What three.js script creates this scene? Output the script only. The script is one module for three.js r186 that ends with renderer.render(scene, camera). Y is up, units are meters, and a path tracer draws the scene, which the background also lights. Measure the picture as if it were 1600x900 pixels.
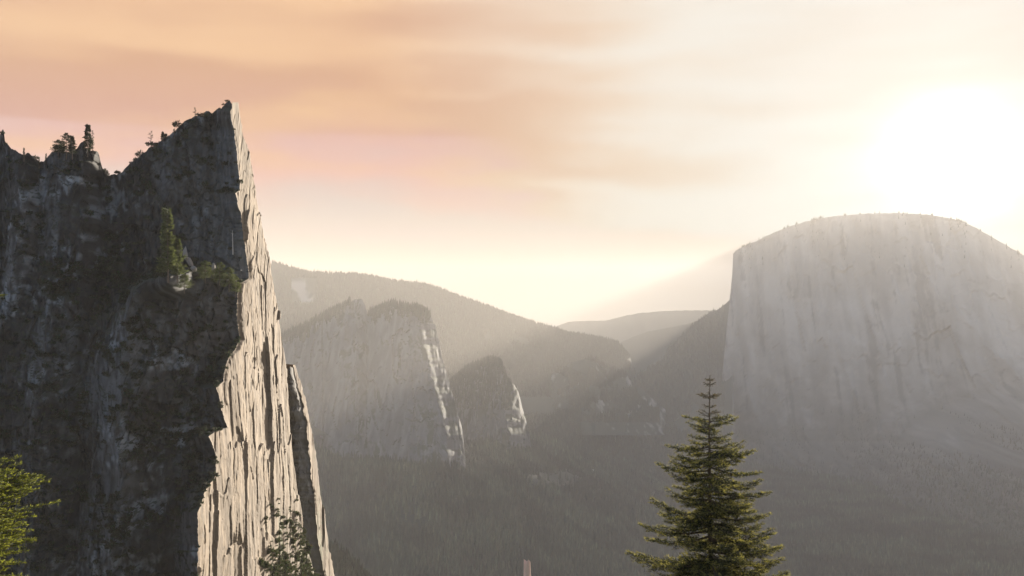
import * as THREE from 'three';
import { ImprovedNoise } from 'three/addons/math/ImprovedNoise.js';
import { mergeGeometries } from 'three/addons/utils/BufferGeometryUtils.js';

// ---------------------------------------------------------------- camera
// A level camera on a mountainside about 850 m above the valley floor, the lens shifted up so that upright things stay upright.
const F = 1680, CX = 800, HY = 510;                       // focal length, centre and horizon, in 1/1600 of the picture's width
const scene = new THREE.Scene();
const camera = new THREE.PerspectiveCamera(2 * Math.atan(HY / F) * 180 / Math.PI, 1600 / 1020, 0.5, 60000);
camera.setViewOffset(1600, 1020, 0, 0, 1600, 900);
camera.position.set(0, 0, 0);

// ---------------------------------------------------------------- exposure, sun, sky, haze
const EXPOSURE = 5.3, SUN = 5;
const sunDir = new THREE.Vector3((1488 - CX) / F, (HY - 250) / F, -1).normalize();
const renderer = new THREE.WebGLRenderer();
renderer.toneMapping = THREE.LinearToneMapping;
renderer.toneMappingExposure = EXPOSURE;
renderer.shadowMap.enabled = true;

const sun = new THREE.DirectionalLight(new THREE.Color().setRGB(1, 0.885, 0.73), SUN);
sun.name = 'sun';
sun.position.copy(sunDir).multiplyScalar(20000);
sun.castShadow = true;
sun.shadow.radius = 1.6;
Object.assign(sun.shadow.camera, { left: -9000, right: 9000, top: 9000, bottom: -9000, near: 10, far: 50000 });
scene.add(sun, sun.target);

const HAZE = 6.8e-5;
scene.fog = new THREE.FogExp2(new THREE.Color().setRGB(1, 0.95, 0.88), HAZE);

const noise3 = new ImprovedNoise();
const N = (x, y, z) => noise3.noise(x, y, z);
const { clamp, lerp, smoothstep } = THREE.MathUtils;
const sst = (x, a, b) => (a < b ? smoothstep(x, a, b) : 1 - smoothstep(x, b, a));
function fbm(x, y, z, n = 4) { let s = 0, a = 0.5; for (let i = 0; i < n; i++, a *= 0.5) { s += a * N(x, y, z); x = x * 2.03 + 7.1; y = y * 2.03 + 3.7; z = z * 2.03 + 1.3; } return s; }
function ridge(x, y, z, n = 3) { let s = 0, a = 0.5; for (let i = 0; i < n; i++, a *= 0.5) { s += a * (1 - 2 * Math.abs(N(x, y, z))); x = x * 2.1 + 5.2; y = y * 2.1 + 1.9; z = z * 2.1 + 8.3; } return s; }
const hash = (a, b, c) => { let h = Math.imul(a, 374761393) ^ Math.imul(b, 668265263) ^ Math.imul(c, 1274126177); h = Math.imul(h ^ (h >>> 13), 1274126177); return ((h ^ (h >>> 16)) >>> 0) / 4294967296; };
// Jointed rock: upright columns w wide, broken into blocks about l tall; every block stands out differently and is a little tilted. About -1 to 1.
function joints(x, y, w, l, k) {
  const a = x / w + 0.25 * N(x / w * 0.7, y / l * 0.6, k + 0.5), i = Math.floor(a), fx = a - i;
  const b = y / l * (0.6 + 0.8 * hash(i, 7, k)) + 9 * hash(i, 3, k) + 0.35 * N(a * 2, y / l, k + 0.3), j = Math.floor(b), fy = b - j;
  return hash(i, j, k) * 1.2 - 0.6 + (hash(i, j, k + 50) - 0.5) * (fx - 0.5) * 1.3 + (hash(i, j, k + 90) - 0.5) * (fy - 0.5) * 0.9;
}
function rng(seed) { let a = seed >>> 0; return () => { a = (a + 0x6d2b79f5) >>> 0; let t = Math.imul(a ^ (a >>> 15), 1 | a); t = (t + Math.imul(t ^ (t >>> 7), 61 | t)) ^ t; return ((t ^ (t >>> 14)) >>> 0) / 4294967296; }; }
// piecewise linear curve through [x, y] pairs with rising x
function curve(pts) { return (x) => { if (x <= pts[0][0]) return pts[0][1]; for (let i = 1; i < pts.length; i++) if (x <= pts[i][0]) { const [a, b] = pts[i - 1], [c, d] = pts[i]; return b + (d - b) * (x - a) / (c - a); } return pts[pts.length - 1][1]; }; }

// Sky: air that is white round the low sun, apricot to the left of it and dusky blue behind, with thin streaks of cloud.
{
  const W = 2048, H = 1024, data = new Float32Array(W * H * 4);
  const mix = (a, b, t) => [0, 1, 2].map((c) => a[c] + (b[c] - a[c]) * t);
  const boxTop = 640, K = 1.9;
  for (let row = 0; row < H; row++) {
    const el = ((row + 0.5) / H - 0.5) * Math.PI;
    for (let col = 0; col < W; col++) {
      const az = ((col + 0.5) / W - 0.5) * 2 * Math.PI;
      const x = Math.cos(az) * Math.cos(el), y = Math.sin(el), z = Math.sin(az) * Math.cos(el);
      const g = Math.acos(clamp(x * sunDir.x + y * sunDir.y + z * sunDir.z, -1, 1)) * 180 / Math.PI;
      const e = Math.max(el, 0) * 180 / Math.PI;
      // clouds: a plane at height, seen flat, streaks along the horizon
      const q = 1 / (Math.max(y, 0) + 0.09), u = x * q, w = z * q;
      const s1 = fbm(u * 0.5 + 3.1, e * 0.16, w * 0.35 + 2.2, 5), s2 = fbm(u * 1.3 + 9.1, e * 0.42 + 4.0, w * 0.9, 5);
      const streak = clamp(0.5 + 1.1 * s1 + 0.55 * s2, 0, 1);
      let apricot = mix([0.89, 0.575, 0.36], [0.73, 0.44, 0.30], sst(streak, 0.3, 0.75));
      let cream = mix([0.90, 0.81, 0.71], [0.86, 0.68, 0.53], sst(streak, 0.35, 0.8));
      let t = mix(cream, apricot, sst(g + 6 * s1 - 0.28 * Math.max(0, e - 9), 14, 30));
      t = mix(t, [0.885, 0.85, 0.79], 0.6 * sst(g + 4 * s2 - 0.2 * e, 19, 6));
      t = mix(t, [0.90, 0.82, 0.71], 0.6 * sst(e, 3.6, 1.2));
      const dusk = mix([0.36, 0.42, 0.54], [0.25, 0.38, 0.60], sst(e, 4, 40));
      t = mix(t, dusk, sst(g, 42, 100));
      t = mix(t, [0.27, 0.40, 0.62], 0.9 * sst(e, 26, 60));
      const glow = 1.5 * Math.exp(-((g / 1.9) ** 2)) + (0.34 + 0.3 * (1 - streak)) * Math.exp(-g / 5) ;
      t = [t[0] + glow, t[1] + glow * 0.97, t[2] + glow * 0.9];
      const L = Math.min(boxTop / Math.max(Math.sin(Math.max(el, 0.0)), 0.02), 11800), tau = Math.exp(-HAZE * L), f = K * (1 - tau);
      const fc = [f, f * 0.85, f * 0.73], o = (row * W + col) * 4;
      for (let c = 0; c < 3; c++) data[o + c] = Math.max(t[c] * 0.2, t[c] - fc[c] * sst(g, 120, 60)) / Math.max(tau, 0.45) / EXPOSURE;
      data[o + 3] = 1;
    }
  }
  const sky = new THREE.DataTexture(data, W, H, THREE.RGBAFormat, THREE.FloatType);
  sky.mapping = THREE.EquirectangularReflectionMapping;
  sky.magFilter = THREE.LinearFilter;
  sky.needsUpdate = true;
  scene.background = sky;
  scene.environment = sky;
}

// ---------------------------------------------------------------- helpers
const names = new Map();
function numbered(name) { const n = names.get(name) ?? 0; names.set(name, n + 1); return n ? name + '_' + String(n).padStart(3, '0') : name; }
function tag(o, label, category, group, kind) { o.userData.label = label; if (category) o.userData.category = category; if (group) o.userData.group = group; if (kind) o.userData.kind = kind; return o; }
function add(name, geo, mat, parent = scene) {
  const m = new THREE.Mesh(geo, mat); m.name = parent === scene ? numbered(name) : name; m.castShadow = m.receiveShadow = true; parent.add(m); return m;
}
function thing(name, pos, label, category, group) { const g = new THREE.Group(); g.name = numbered(name); g.position.set(...pos); scene.add(g); return tag(g, label, category, group); }
const P = (px, py, d) => [(px - CX) / F * d, (HY - py) / F * d, -d];     // a point d metres ahead
const rockMat = new THREE.MeshStandardMaterial({ vertexColors: true, roughness: 0.95 });
rockMat.name = 'rock';

// A sheet of nu x nv cells: f(u, v) gives [x, y, z]; paint(p, n, u, v) gives its colour.
function sheet(nu, nv, f, paint) {
  const w = nu + 1, pos = new Float32Array(w * (nv + 1) * 3), idx = new Uint32Array(nu * nv * 6);
  for (let j = 0, k = 0; j <= nv; j++) for (let i = 0; i <= nu; i++) { const p = f(i / nu, j / nv, i, j); pos[k++] = p[0]; pos[k++] = p[1]; pos[k++] = p[2]; }
  for (let j = 0, k = 0; j < nv; j++) for (let i = 0; i < nu; i++) { const a = j * w + i, b = a + 1, c = a + w, d = c + 1; idx[k++] = a; idx[k++] = c; idx[k++] = b; idx[k++] = b; idx[k++] = c; idx[k++] = d; }
  const g = new THREE.BufferGeometry();
  g.setAttribute('position', new THREE.BufferAttribute(pos, 3));
  g.setIndex(new THREE.BufferAttribute(idx, 1));
  g.computeVertexNormals();
  const nor = g.attributes.normal.array, col = new Float32Array(pos.length);
  for (let j = 0, k = 0; j <= nv; j++) for (let i = 0; i <= nu; i++, k += 3) {
    const c = paint([pos[k], pos[k + 1], pos[k + 2]], [nor[k], nor[k + 1], nor[k + 2]], i / nu, j / nv);
    col[k] = c[0]; col[k + 1] = c[1]; col[k + 2] = c[2];
  }
  g.setAttribute('color', new THREE.BufferAttribute(col, 3));
  return g;
}
const mixc = (a, b, t) => [a[0] + (b[0] - a[0]) * t, a[1] + (b[1] - a[1]) * t, a[2] + (b[2] - a[2]) * t];

// ---------------------------------------------------------------- the great spire on the left
// skyline, the edge where the shaded front meets the sunlit wall, and the far edge of the sunlit wall (x against y)
const skyline = (() => {
  const c = curve([[-320, 300], [-200, 270], [-120, 250], [-40, 236], [-6, 228], [0, 226], [1, 218], [2.5, 206], [4, 202], [6, 203], [7, 214], [8, 221], [12, 225], [18, 233], [22, 234], [30, 239], [38, 243], [44, 238], [50, 243], [54, 247], [62, 253], [70, 251], [80, 238], [88, 236], [108, 239], [120, 233], [127, 222], [131, 221], [133, 233], [140, 234], [150, 236], [154, 238], [157, 252], [160, 262], [164, 272], [170, 274], [190, 270], [200, 258], [214, 247], [229, 236], [232, 231], [240, 228], [252, 220], [262, 213], [275, 203], [284, 193], [292, 188], [300, 184], [308, 180], [316, 181], [322, 173], [327, 173], [331, 177], [337, 172], [342, 168], [346, 170], [352, 162], [356, 158], [359, 157], [361, 161], [366, 161], [371, 163], [374, 166]]);
  return (x) => c(x) + 1.3 * N(x * 0.31, 4.4, 2) + 0.8 * N(x * 0.9, 1.4, 2);
})();
const arete = (() => {
  const c = curve([[150, 362], [163, 363], [175, 360], [190, 362], [202, 366], [215, 367], [240, 370], [280, 374], [296, 375], [302, 368], [318, 371], [332, 376], [370, 380], [400, 385], [420, 388], [436, 388], [443, 374], [460, 371], [500, 370], [530, 375], [548, 366], [557, 357], [575, 352], [597, 348], [606, 338], [618, 342], [640, 346], [668, 355], [676, 334], [682, 326], [700, 334], [715, 338], [745, 336], [765, 322], [800, 309], [850, 310], [900, 308], [1000, 300], [1700, 240]]);
  return (y) => c(y) + 1.6 * N(y * 0.085, 8.1, 1) + 1.1 * N(y * 0.23, 2.2, 5) + 0.6 * N(y * 0.6, 3, 5);
})();
const farEdge = curve([[150, 371], [163, 373], [190, 377], [215, 381], [232, 388], [290, 397], [330, 405], [380, 415], [410, 421], [460, 430], [530, 440], [570, 447], [640, 452], [700, 457], [760, 465], [800, 471], [850, 480], [900, 491], [1000, 510], [1700, 640]]);
const SC = 0.38;                                                           // the spire stands about 210 m away
const wallC = (py) => -150.7 - 0.05 * 610 + 9 * sst(py, 430, 900) + 0.004 * Math.max(0, py - 900);
const wallD = (px, py) => SC * wallC(py) / ((px - CX) / F - 0.05);            // depth of the sunlit wall's plane
const ledge = curve([[100, 520], [150, 488], [190, 463], [225, 435], [255, 427], [300, 419], [330, 424], [372, 441], [420, 445]]);
const upperD = curve([[-320, 640], [-60, 590], [0, 574], [30, 566], [50, 570], [64, 576], [80, 573], [110, 572], [140, 574], [155, 580], [166, 589], [180, 596], [215, 596], [260, 594], [310, 606], [345, 612], [385, 610]]);
const lowerD = curve([[-320, 580], [-60, 552], [0, 546], [50, 548], [90, 544], [125, 550], [160, 560], [185, 552], [220, 542], [263, 553], [300, 567], [340, 582], [372, 593], [400, 600]]);
function frontD(px, py) {                                               // the front's depth without its fine relief
  const w = lerp(7, 120, sst(px, 215, 165)), t = sst(py, ledge(px) - w, ledge(px) + w);
  const gx = px + (0.10 * (py - 300) + 26 * N(py / 130, 3.5, px / 260) + 9 * N(py / 38, 7.5, px / 90)) * sst(px, 330, 220);
  let d = lerp(upperD(gx) - 0.07 * (py - 300), lowerD(gx) - 0.03 * (py - 450) - 34 * Math.exp(-(((px - 264) / 26) ** 2)) * sst(py, 472, 440), t);
  d = SC * (d - 0.06 * Math.max(0, py - 560));
  const a = arete(py), near = sst(px, a - 45, a);
  return lerp(d, wallD(a, py), near * near);
}
function frontRelief(x, y) {
  x /= SC; y /= SC;
  const wx = x + 9 * N(x / 50, y / 50, 3), wy = y + 9 * N(x / 50, y / 50, 9);
  const q = 0.35 * y + 5 * N(x / 30, y / 30, 31.5);
  return SC * (9 * (ridge(wx / 120, wy / 150, 1.5, 2) - 0.2) + 9 * fbm(wx / 48, wy / 60, 4.5, 3) + 3.5 * (ridge(wx / 26 + wy / 80, wy / 42, 7.5, 2) - 0.2) + 2.4 * (ridge(wx / 12 + wy / 40, wy / 15, 2.5, 2) - 0.2) + 3.2 * joints(x + q, y, 17, 30, 11) + 1.9 * joints(x - 0.5 * q, y, 7, 12, 12) + 1.5 * joints(x + 0.4 * q, y + 0.3 * x, 3.2, 4.6, 13) + 1.5 * fbm(x / 4.6, y / 7, 3.5, 2) + 0.9 * ridge(x / 2.4, y / 2.8, 6.5, 2));
}
const frontPoint = (px, py) => { const d0 = frontD(px, py), a = arete(py), p = P(px, py, d0), fade = sst(px, a - 1, a - 16); return P(px, py, d0 - frontRelief(p[0], p[1]) * fade); };
const spire = new THREE.Group(); spire.name = numbered('granite_mountain'); scene.add(spire);
tag(spire, 'tall dark granite spire on the left with one sunlit wall', 'mountain', null, 'structure');
const XL = -230, NB = 10;
const shadeColor = (p, n) => {  // darker, cooler copy of the granite, painted for the shaded face
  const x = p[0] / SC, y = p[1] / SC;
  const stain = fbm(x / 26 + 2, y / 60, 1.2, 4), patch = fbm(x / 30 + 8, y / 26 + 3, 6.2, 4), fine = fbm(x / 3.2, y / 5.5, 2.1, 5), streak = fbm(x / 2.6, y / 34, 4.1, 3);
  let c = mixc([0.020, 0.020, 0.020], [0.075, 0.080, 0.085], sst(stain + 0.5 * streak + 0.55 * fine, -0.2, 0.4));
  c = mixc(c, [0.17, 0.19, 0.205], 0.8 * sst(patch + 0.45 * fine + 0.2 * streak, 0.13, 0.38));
  // the clean bluish wall high on the right, and a pale scar below the left skyline
  const px = CX + F * p[0] / -p[2], py = HY - F * p[1] / -p[2];
  const clean = sst(px, 318, 345) * sst(py, 190, 215) * sst(py, 445, 425) + 0.55 * sst(px, 268, 300) * sst(px, 330, 310) * sst(py, 300, 330) * sst(py, 420, 395);
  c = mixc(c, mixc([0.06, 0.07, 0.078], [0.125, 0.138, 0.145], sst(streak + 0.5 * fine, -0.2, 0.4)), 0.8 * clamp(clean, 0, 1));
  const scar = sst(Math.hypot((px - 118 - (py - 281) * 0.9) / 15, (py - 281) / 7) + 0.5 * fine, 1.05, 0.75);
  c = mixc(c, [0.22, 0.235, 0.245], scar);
  // moss and low brush where it is flat enough to hold soil
  c = mixc(c, [0.024, 0.028, 0.016], 0.9 * sst(n[1] + 0.35 * fine + 0.25 * stain, 0.32, 0.6));
  return c;
};
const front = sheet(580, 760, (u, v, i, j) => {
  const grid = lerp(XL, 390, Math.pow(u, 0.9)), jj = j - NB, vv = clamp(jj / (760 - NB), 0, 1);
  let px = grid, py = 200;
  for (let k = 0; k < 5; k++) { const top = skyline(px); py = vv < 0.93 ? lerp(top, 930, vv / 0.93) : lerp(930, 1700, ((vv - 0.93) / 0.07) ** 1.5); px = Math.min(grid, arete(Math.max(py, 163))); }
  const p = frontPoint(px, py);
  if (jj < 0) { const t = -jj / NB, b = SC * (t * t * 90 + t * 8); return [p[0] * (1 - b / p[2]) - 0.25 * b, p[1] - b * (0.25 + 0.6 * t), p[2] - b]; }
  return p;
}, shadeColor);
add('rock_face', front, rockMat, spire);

// The sunlit wall runs away from the edge, its flutes upright along the fall line.
function flutes(z, y) {
  z /= SC; y /= SC;
  const s = z + 9 * N(z / 45, y / 80, 3.3) + 3 * N(z / 16, y / 26, 5.3) + 0.8 * N(z / 5, y / 9, 6.3) - 0.16 * y;
  const here = 0.45 + 0.75 * N(z / 30, y / 60, 15.2);                    // flutes come and go
  let h = 1.5 * (ridge(s / 50, y / 260, 2.2, 2) - 0.25) + 1.7 * joints(s, y, 25, 62, 1) + 0.62 * joints(s + 0.1 * y, y, 9, 30, 2) + 0.22 * joints(s - 0.06 * y, y, 3.6, 11, 3);
  h += 0.3 * clamp(here, 0, 1) * (ridge(s / 9, y / 80, 6.2, 2) - 0.2) + 0.12 * N(s / 2.4, y / 11, 8.1) + 0.12 * N(z / 1.5, y / 2.6, 3.1) + 0.35 * N(z / 11, y / 13, 13.1);
  const crack = Math.abs(N(s / 22, y / 120, 9.7)) + 0.09 * (N(z / 20, y / 30, 4) + 0.6);
  h -= 1.3 * sst(crack, 0.05, 0.01);
  return h * SC;
}
const litColor = (p, n) => {
  const x = p[0] / SC, y = p[1] / SC, z = p[2] / SC, fine = fbm(z / 3, y / 5, x / 5, 3), st = fbm(z / 5, y / 60, 3.3, 4), big = fbm(z / 40, y / 50, 7.3, 3);
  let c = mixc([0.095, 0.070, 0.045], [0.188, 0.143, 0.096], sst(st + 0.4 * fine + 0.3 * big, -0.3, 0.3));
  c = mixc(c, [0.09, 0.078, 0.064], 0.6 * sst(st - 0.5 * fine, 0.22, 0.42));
  const low = sst(y, -70, -115);
  c = mixc(c, [0.06, 0.065, 0.03], low * 0.8 * sst(big + 0.6 * fine + n[1] * 0.4 + (z > -640 ? -0.25 : 0.1), 0.1, 0.35));
  return c;
};
function wallSheet(edge, far, plane, q, top, bot, nu, nv, h, toe, from = edge) {
  return sheet(nu, nv, (u, v) => {
    const py = v < 0.9 ? lerp(top, bot, v / 0.9) : lerp(bot, bot + toe, (v - 0.9) / 0.1), s = u / 0.94;
    const a = edge(py), r = far(py), px = Math.max(a, lerp(Math.min(a, from(py)), r, Math.min(s, 1))), d = plane(px, py), p = P(px, py, d);
    const k = h(d, p[1]) * sst(px - a, 0, Math.min(4, 0.12 * (r - a))) * sst(py, top - 5, top + 30);
    p[0] += k; p[2] += k * q;
    if (s > 1) { const b = (s - 1) / 0.064 * 60 * SC; p[0] -= 0.55 * b; p[2] -= b; }
    return p;
  }, litColor);
}
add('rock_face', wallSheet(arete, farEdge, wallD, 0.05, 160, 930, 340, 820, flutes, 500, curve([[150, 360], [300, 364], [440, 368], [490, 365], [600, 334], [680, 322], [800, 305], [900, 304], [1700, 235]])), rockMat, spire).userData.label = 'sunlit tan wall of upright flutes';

// The lower pillar that leans against the wall from behind.
{
  const pEdge = curve([[560, 456], [575, 459], [633, 473], [678, 481], [767, 489], [833, 496], [870, 502], [940, 515], [1500, 600]]);
  const pFar = curve([[560, 459], [575, 463], [600, 470], [633, 479], [678, 488], [720, 494], [767, 501], [833, 511], [870, 517], [940, 530], [1500, 640]]);
  const jag = (y) => 2.6 * N(y * 0.05, 5.5, 5) + 1.6 * N(y * 0.15, 1.5, 5) + 0.9 * N(y * 0.4, 1.5, 5);
  const c0 = -0.19 * 745 - 0.05 * 745, plane = (px, py) => SC * (c0 + 0.012 * (py - 678)) / ((px - CX) / F - 0.05);
  const left = curve([[560, 440], [700, 440], [940, 440], [1500, 440]]), topOf = (px) => 572 + 0.7 * Math.abs(px - 455) + 4 * N(px * 0.3, 2, 2);
  const pillar = new THREE.Group(); pillar.name = 'rock_pillar'; spire.add(pillar);
  pillar.userData.label = 'lower shaded pillar with one sunlit rim, right of the sunlit wall';
  add('rock_face', sheet(60, 260, (u, v, i, j) => {
    const vv = clamp((j - 4) / 256, 0, 1), py = vv < 0.95 ? lerp(topOf(lerp(440, 460, u)), 935, vv / 0.95) : lerp(935, 1500, (vv - 0.95) / 0.05);
    const e = pEdge(py) + jag(py), px = lerp(left(py), e, u), d0 = plane(e, py) + SC * (10 * u - 14 * Math.sin(u * 2.6)), p = P(px, py, d0);
    const q = P(px, py, d0 - (frontRelief(p[0] * 1.4, p[1]) * 0.6) * sst(u, 1, 0.8));
    if (j < 4) { const b = (4 - j) * 3; q[1] -= b * 0.5; q[2] -= b; }
    return q;
  }, (p, n) => mixc(shadeColor([p[0] * 1.3, p[1], p[2]], n), [0.12, 0.108, 0.092], 0.6)), rockMat, pillar);  // front mixed towards light brown, painting haze light into the rock
  add('rock_face', wallSheet((y) => pEdge(y) + jag(y), (y) => pFar(y) + 0.6 * jag(y + 300), (px, py) => plane(px, py) + 0, 0.05, 570, 935, 60, 300, (z, y) => 0.5 * flutes(z * 1.4 + 180, y), 560), rockMat, pillar);
}

// ---------------------------------------------------------------- far mountains and hills
// A hill or mountain seen from here: its crest line, its depth at each point, then its back falling away behind the crest.
const hillSurfaces = {}, NEAR = 0.85;
function relief({ x0, x1, top, bottom, depth, nu, nv, rough, jag = 1, back = [1500, 0.35], paint, left, key }) {
  const NBk = 8, T = (px) => top(px) + jag * (N(px * 0.13, 3.1, x0) * 1.6 + N(px * 0.4, 7.1, x0) * 0.9);
  const point = (px, py) => { const d0 = depth(px, py, T(px)), p = P(px, py, d0), m = rough(p[0], p[1], px, py); return P(px, py, d0 - m); };
  const g = sheet(nu, nv, (u, v, i, j) => {
    let px = lerp(x0, x1, u); const vv = clamp((j - NBk) / (nv - NBk), 0, 1);
    let py = lerp(T(px), bottom, vv);
    if (left) { for (let k = 0; k < 4; k++) { px = lerp(left(py), x1, u); py = lerp(T(px), bottom, vv); } }
    const p = point(px, py);
    if (j < NBk) { const t = (NBk - j) / NBk, b = t * t * back[0], s = 1 + b / -p[2]; return [p[0] * s, p[1] * s - b * back[1] * t, p[2] * s]; }
    return p;
  }, paint);
  if (key) hillSurfaces[key] = { point, T, depth };
  return g;
}
const slopeOf = (n) => Math.abs(n[1]);
const forestRock = (rockA, rockB, green, bias, sc = 1) => (p, n) => {
  const f = fbm(p[0] / 60 / sc, p[1] / 110 / sc, p[2] / 60 / sc, 4), st = fbm(p[0] / 30 / sc, p[1] / 260 / sc, p[2] / 30 / sc, 3);
  return mixc(mixc(rockA, rockB, sst(f + st, -0.35, 0.4)), green, sst(slopeOf(n) * 0.9 + 0.55 * f + bias, 0.3, 0.5));
};
const GREEN = [0.030, 0.040, 0.024];

// the double granite mountain in the middle
{
  const top = curve([[400, 560], [445, 524], [480, 510], [510, 491], [540, 477], [551, 470], [556, 467], [566, 468], [570, 476], [574, 491], [580, 490], [590, 485], [605, 478], [613, 476], [625, 479], [640, 482], [652, 482], [666, 488], [674, 496], [681, 510], [686, 532], [690, 556], [696, 576], [703, 600], [710, 626], [716, 650], [722, 668], [726, 702], [729, 740], [731, 775]]);
  const ar = curve([[470, 650], [490, 652], [520, 660], [560, 668], [600, 678], [650, 692], [700, 700], [760, 704]]);
  const dBase = curve([[400, 4950], [470, 4700], [530, 4500], [556, 4450], [573, 4490], [600, 4400], [640, 4270], [660, 4250], [740, 4250]].map(([a, b]) => [a, b * NEAR]));
  const depth = (px, py) => {
    const lean = -1.1 * (py - 560), a = ar(py) + 5 * N(py / 17, 4.5, 2) + 3 * N(py / 6, 8.5, 2);
    if (px <= a) return dBase(px) + lean;
    const d0 = dBase(a) + lean, k0 = (a - CX) / F, k = (px - CX) / F, q = 0.47 + 0.10 * N(py / 40, px / 9, 2.5) + 0.06 * N(py / 11, px / 4, 6.5);
    return d0 * (k0 - q) / (k - q);
  };
  const rough = (x, y, px, py) => lerp(1, 0.4, sst(px, ar(py), ar(py) + 8)) * (42 * (ridge(x / 300 + 3, y / 700, 1.2, 2) - 0.2) + 24 * (ridge(x / 95 + y / 500, y / 330, 4.1, 2) - 0.2) + 9 * N(x / 36, y / 130, 2) + 14 * joints(x + 0.1 * y, y, 70, 190, 21) + 8 * joints(x - 0.1 * y, y, 27, 70, 22) + 5 * fbm(x / 18, y / 40, 1, 3));
  const m = add('granite_mountain', relief({ x0: 400, x1: 731, top, bottom: 800, depth, nu: 300, nv: 300, rough, back: [900, 0.25], jag: 0.9, paint: forestRock([0.075, 0.08, 0.083], [0.15, 0.155, 0.157], GREEN, -0.02), key: 'double' }), rockMat);
  tag(m, 'hazy grey double-topped granite mountain right behind the tall spire', 'mountain', null, 'structure');
}
// the smaller granite knob to its right
{
  const top = curve([[660, 660], [700, 600], [712, 590], [725, 580], [740, 571], [752, 566], [768, 561], [776, 562], [784, 569], [790, 584], [793, 597], [803, 600], [810, 612], [816, 636], [822, 656], [828, 682], [832, 720]]);
  const ar = curve([[560, 764], [580, 766], [620, 782], [660, 792], [720, 800]]);
  const depth = (px, py) => {
    const lean = -1.5 * (py - 600), a = ar(py) + 4 * N(py / 12, 4.5, 2), d0 = NEAR * (5200 + (750 - Math.min(px, a)) * 2.8) + lean, q = 0.46 + 0.09 * N(py / 14, px / 6, 3.5);
    if (px <= a) return d0;
    return d0 * ((a - CX) / F - q) / ((px - CX) / F - q);
  };
  const rough = (x, y) => 34 * (ridge(x / 210 + 9, y / 600, 3.2, 2) - 0.2) + 20 * N(x / 70, y / 330, 4) + 7 * fbm(x / 30, y / 70, 1, 2) + 12 * joints(x, y, 50, 120, 23) + 6 * joints(x, y, 20, 50, 24);
  const m = add('granite_mountain', relief({ x0: 660, x1: 832, top, bottom: 740, depth, nu: 170, nv: 160, rough, back: [900, 0.3], jag: 0.9, paint: forestRock([0.08, 0.085, 0.088], [0.15, 0.15, 0.148], GREEN, 0.0), key: 'knob' }), rockMat);
  tag(m, 'small hazy granite knob between the double-topped mountain and the valley', 'mountain', null, 'structure');
}
// the long forested hill behind them
{
  const top = curve([[-150, 340], [330, 395], [425, 413], [450, 421], [475, 428], [520, 431], [560, 432], [590, 437], [620, 443], [660, 446], [690, 455], [720, 467], [760, 481], [800, 496], [840, 509], [870, 516], [884, 522], [940, 531], [965, 537], [985, 560], [1000, 600], [1010, 640]]);
  const depth = (px, py, t) => NEAR * (6900 + (px - 425) * 2.8 - (py - t) * 11);
  const rough = (x, y) => 110 * (ridge(x / 700 + 3, y / 900, 1.2, 3) - 0.2) + 30 * fbm(x / 120, y / 160, 3.1, 3);
  const pale = forestRock([0.20, 0.20, 0.19], [0.36, 0.35, 0.33], GREEN, 0.32);
  const m = add('forested_hill', relief({ x0: -150, x1: 1010, top, bottom: 680, depth, nu: 480, nv: 150, rough, back: [2500, 0.3], jag: 0.5, key: 'long', paint: (p, n) => {
    const px = CX + F * p[0] / -p[2], py = HY - F * p[1] / -p[2], f = fbm(p[0] / 90, p[1] / 150, 2, 3);
    const bare = sst(Math.abs(px - 471 - (py - 455) * 0.25) / 12 + 2.2 * f, 1, 0.5) * sst(py, 432, 445) * sst(py, 478, 470);
    return mixc(pale(p, n), [0.34, 0.32, 0.29], 0.85 * clamp(bare, 0, 1));
  } }), rockMat);
  tag(m, 'long forested hill sloping down to the right behind the granite mountains', 'hill', null, 'structure');
}
// the low rounded hill in the gap
{
  const top = curve([[800, 640], [830, 606], [860, 584], [890, 568], [915, 560], [930, 560], [945, 570], [960, 577], [978, 585], [985, 594], [1000, 606], [1040, 640]]);
  const depth = (px, py, t) => NEAR * (7000 + Math.abs(px - 930) * 3 - (py - t) * 7);
  const rough = (x, y) => 50 * (ridge(x / 300 + 3, y / 400, 5.2, 3) - 0.2) + 20 * fbm(x / 60, y / 80, 3.1, 3);
  const m = add('forested_hill', relief({ x0: 800, x1: 1040, top, bottom: 680, depth, nu: 160, nv: 90, rough, back: [900, 0.35], jag: 0.5, key: 'low', paint: forestRock([0.2, 0.2, 0.19], [0.42, 0.39, 0.35], GREEN, -0.02) }), rockMat);
  tag(m, 'low rounded hill with pale bare rock in the gap of the valley', 'hill', null, 'structure');
}
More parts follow.
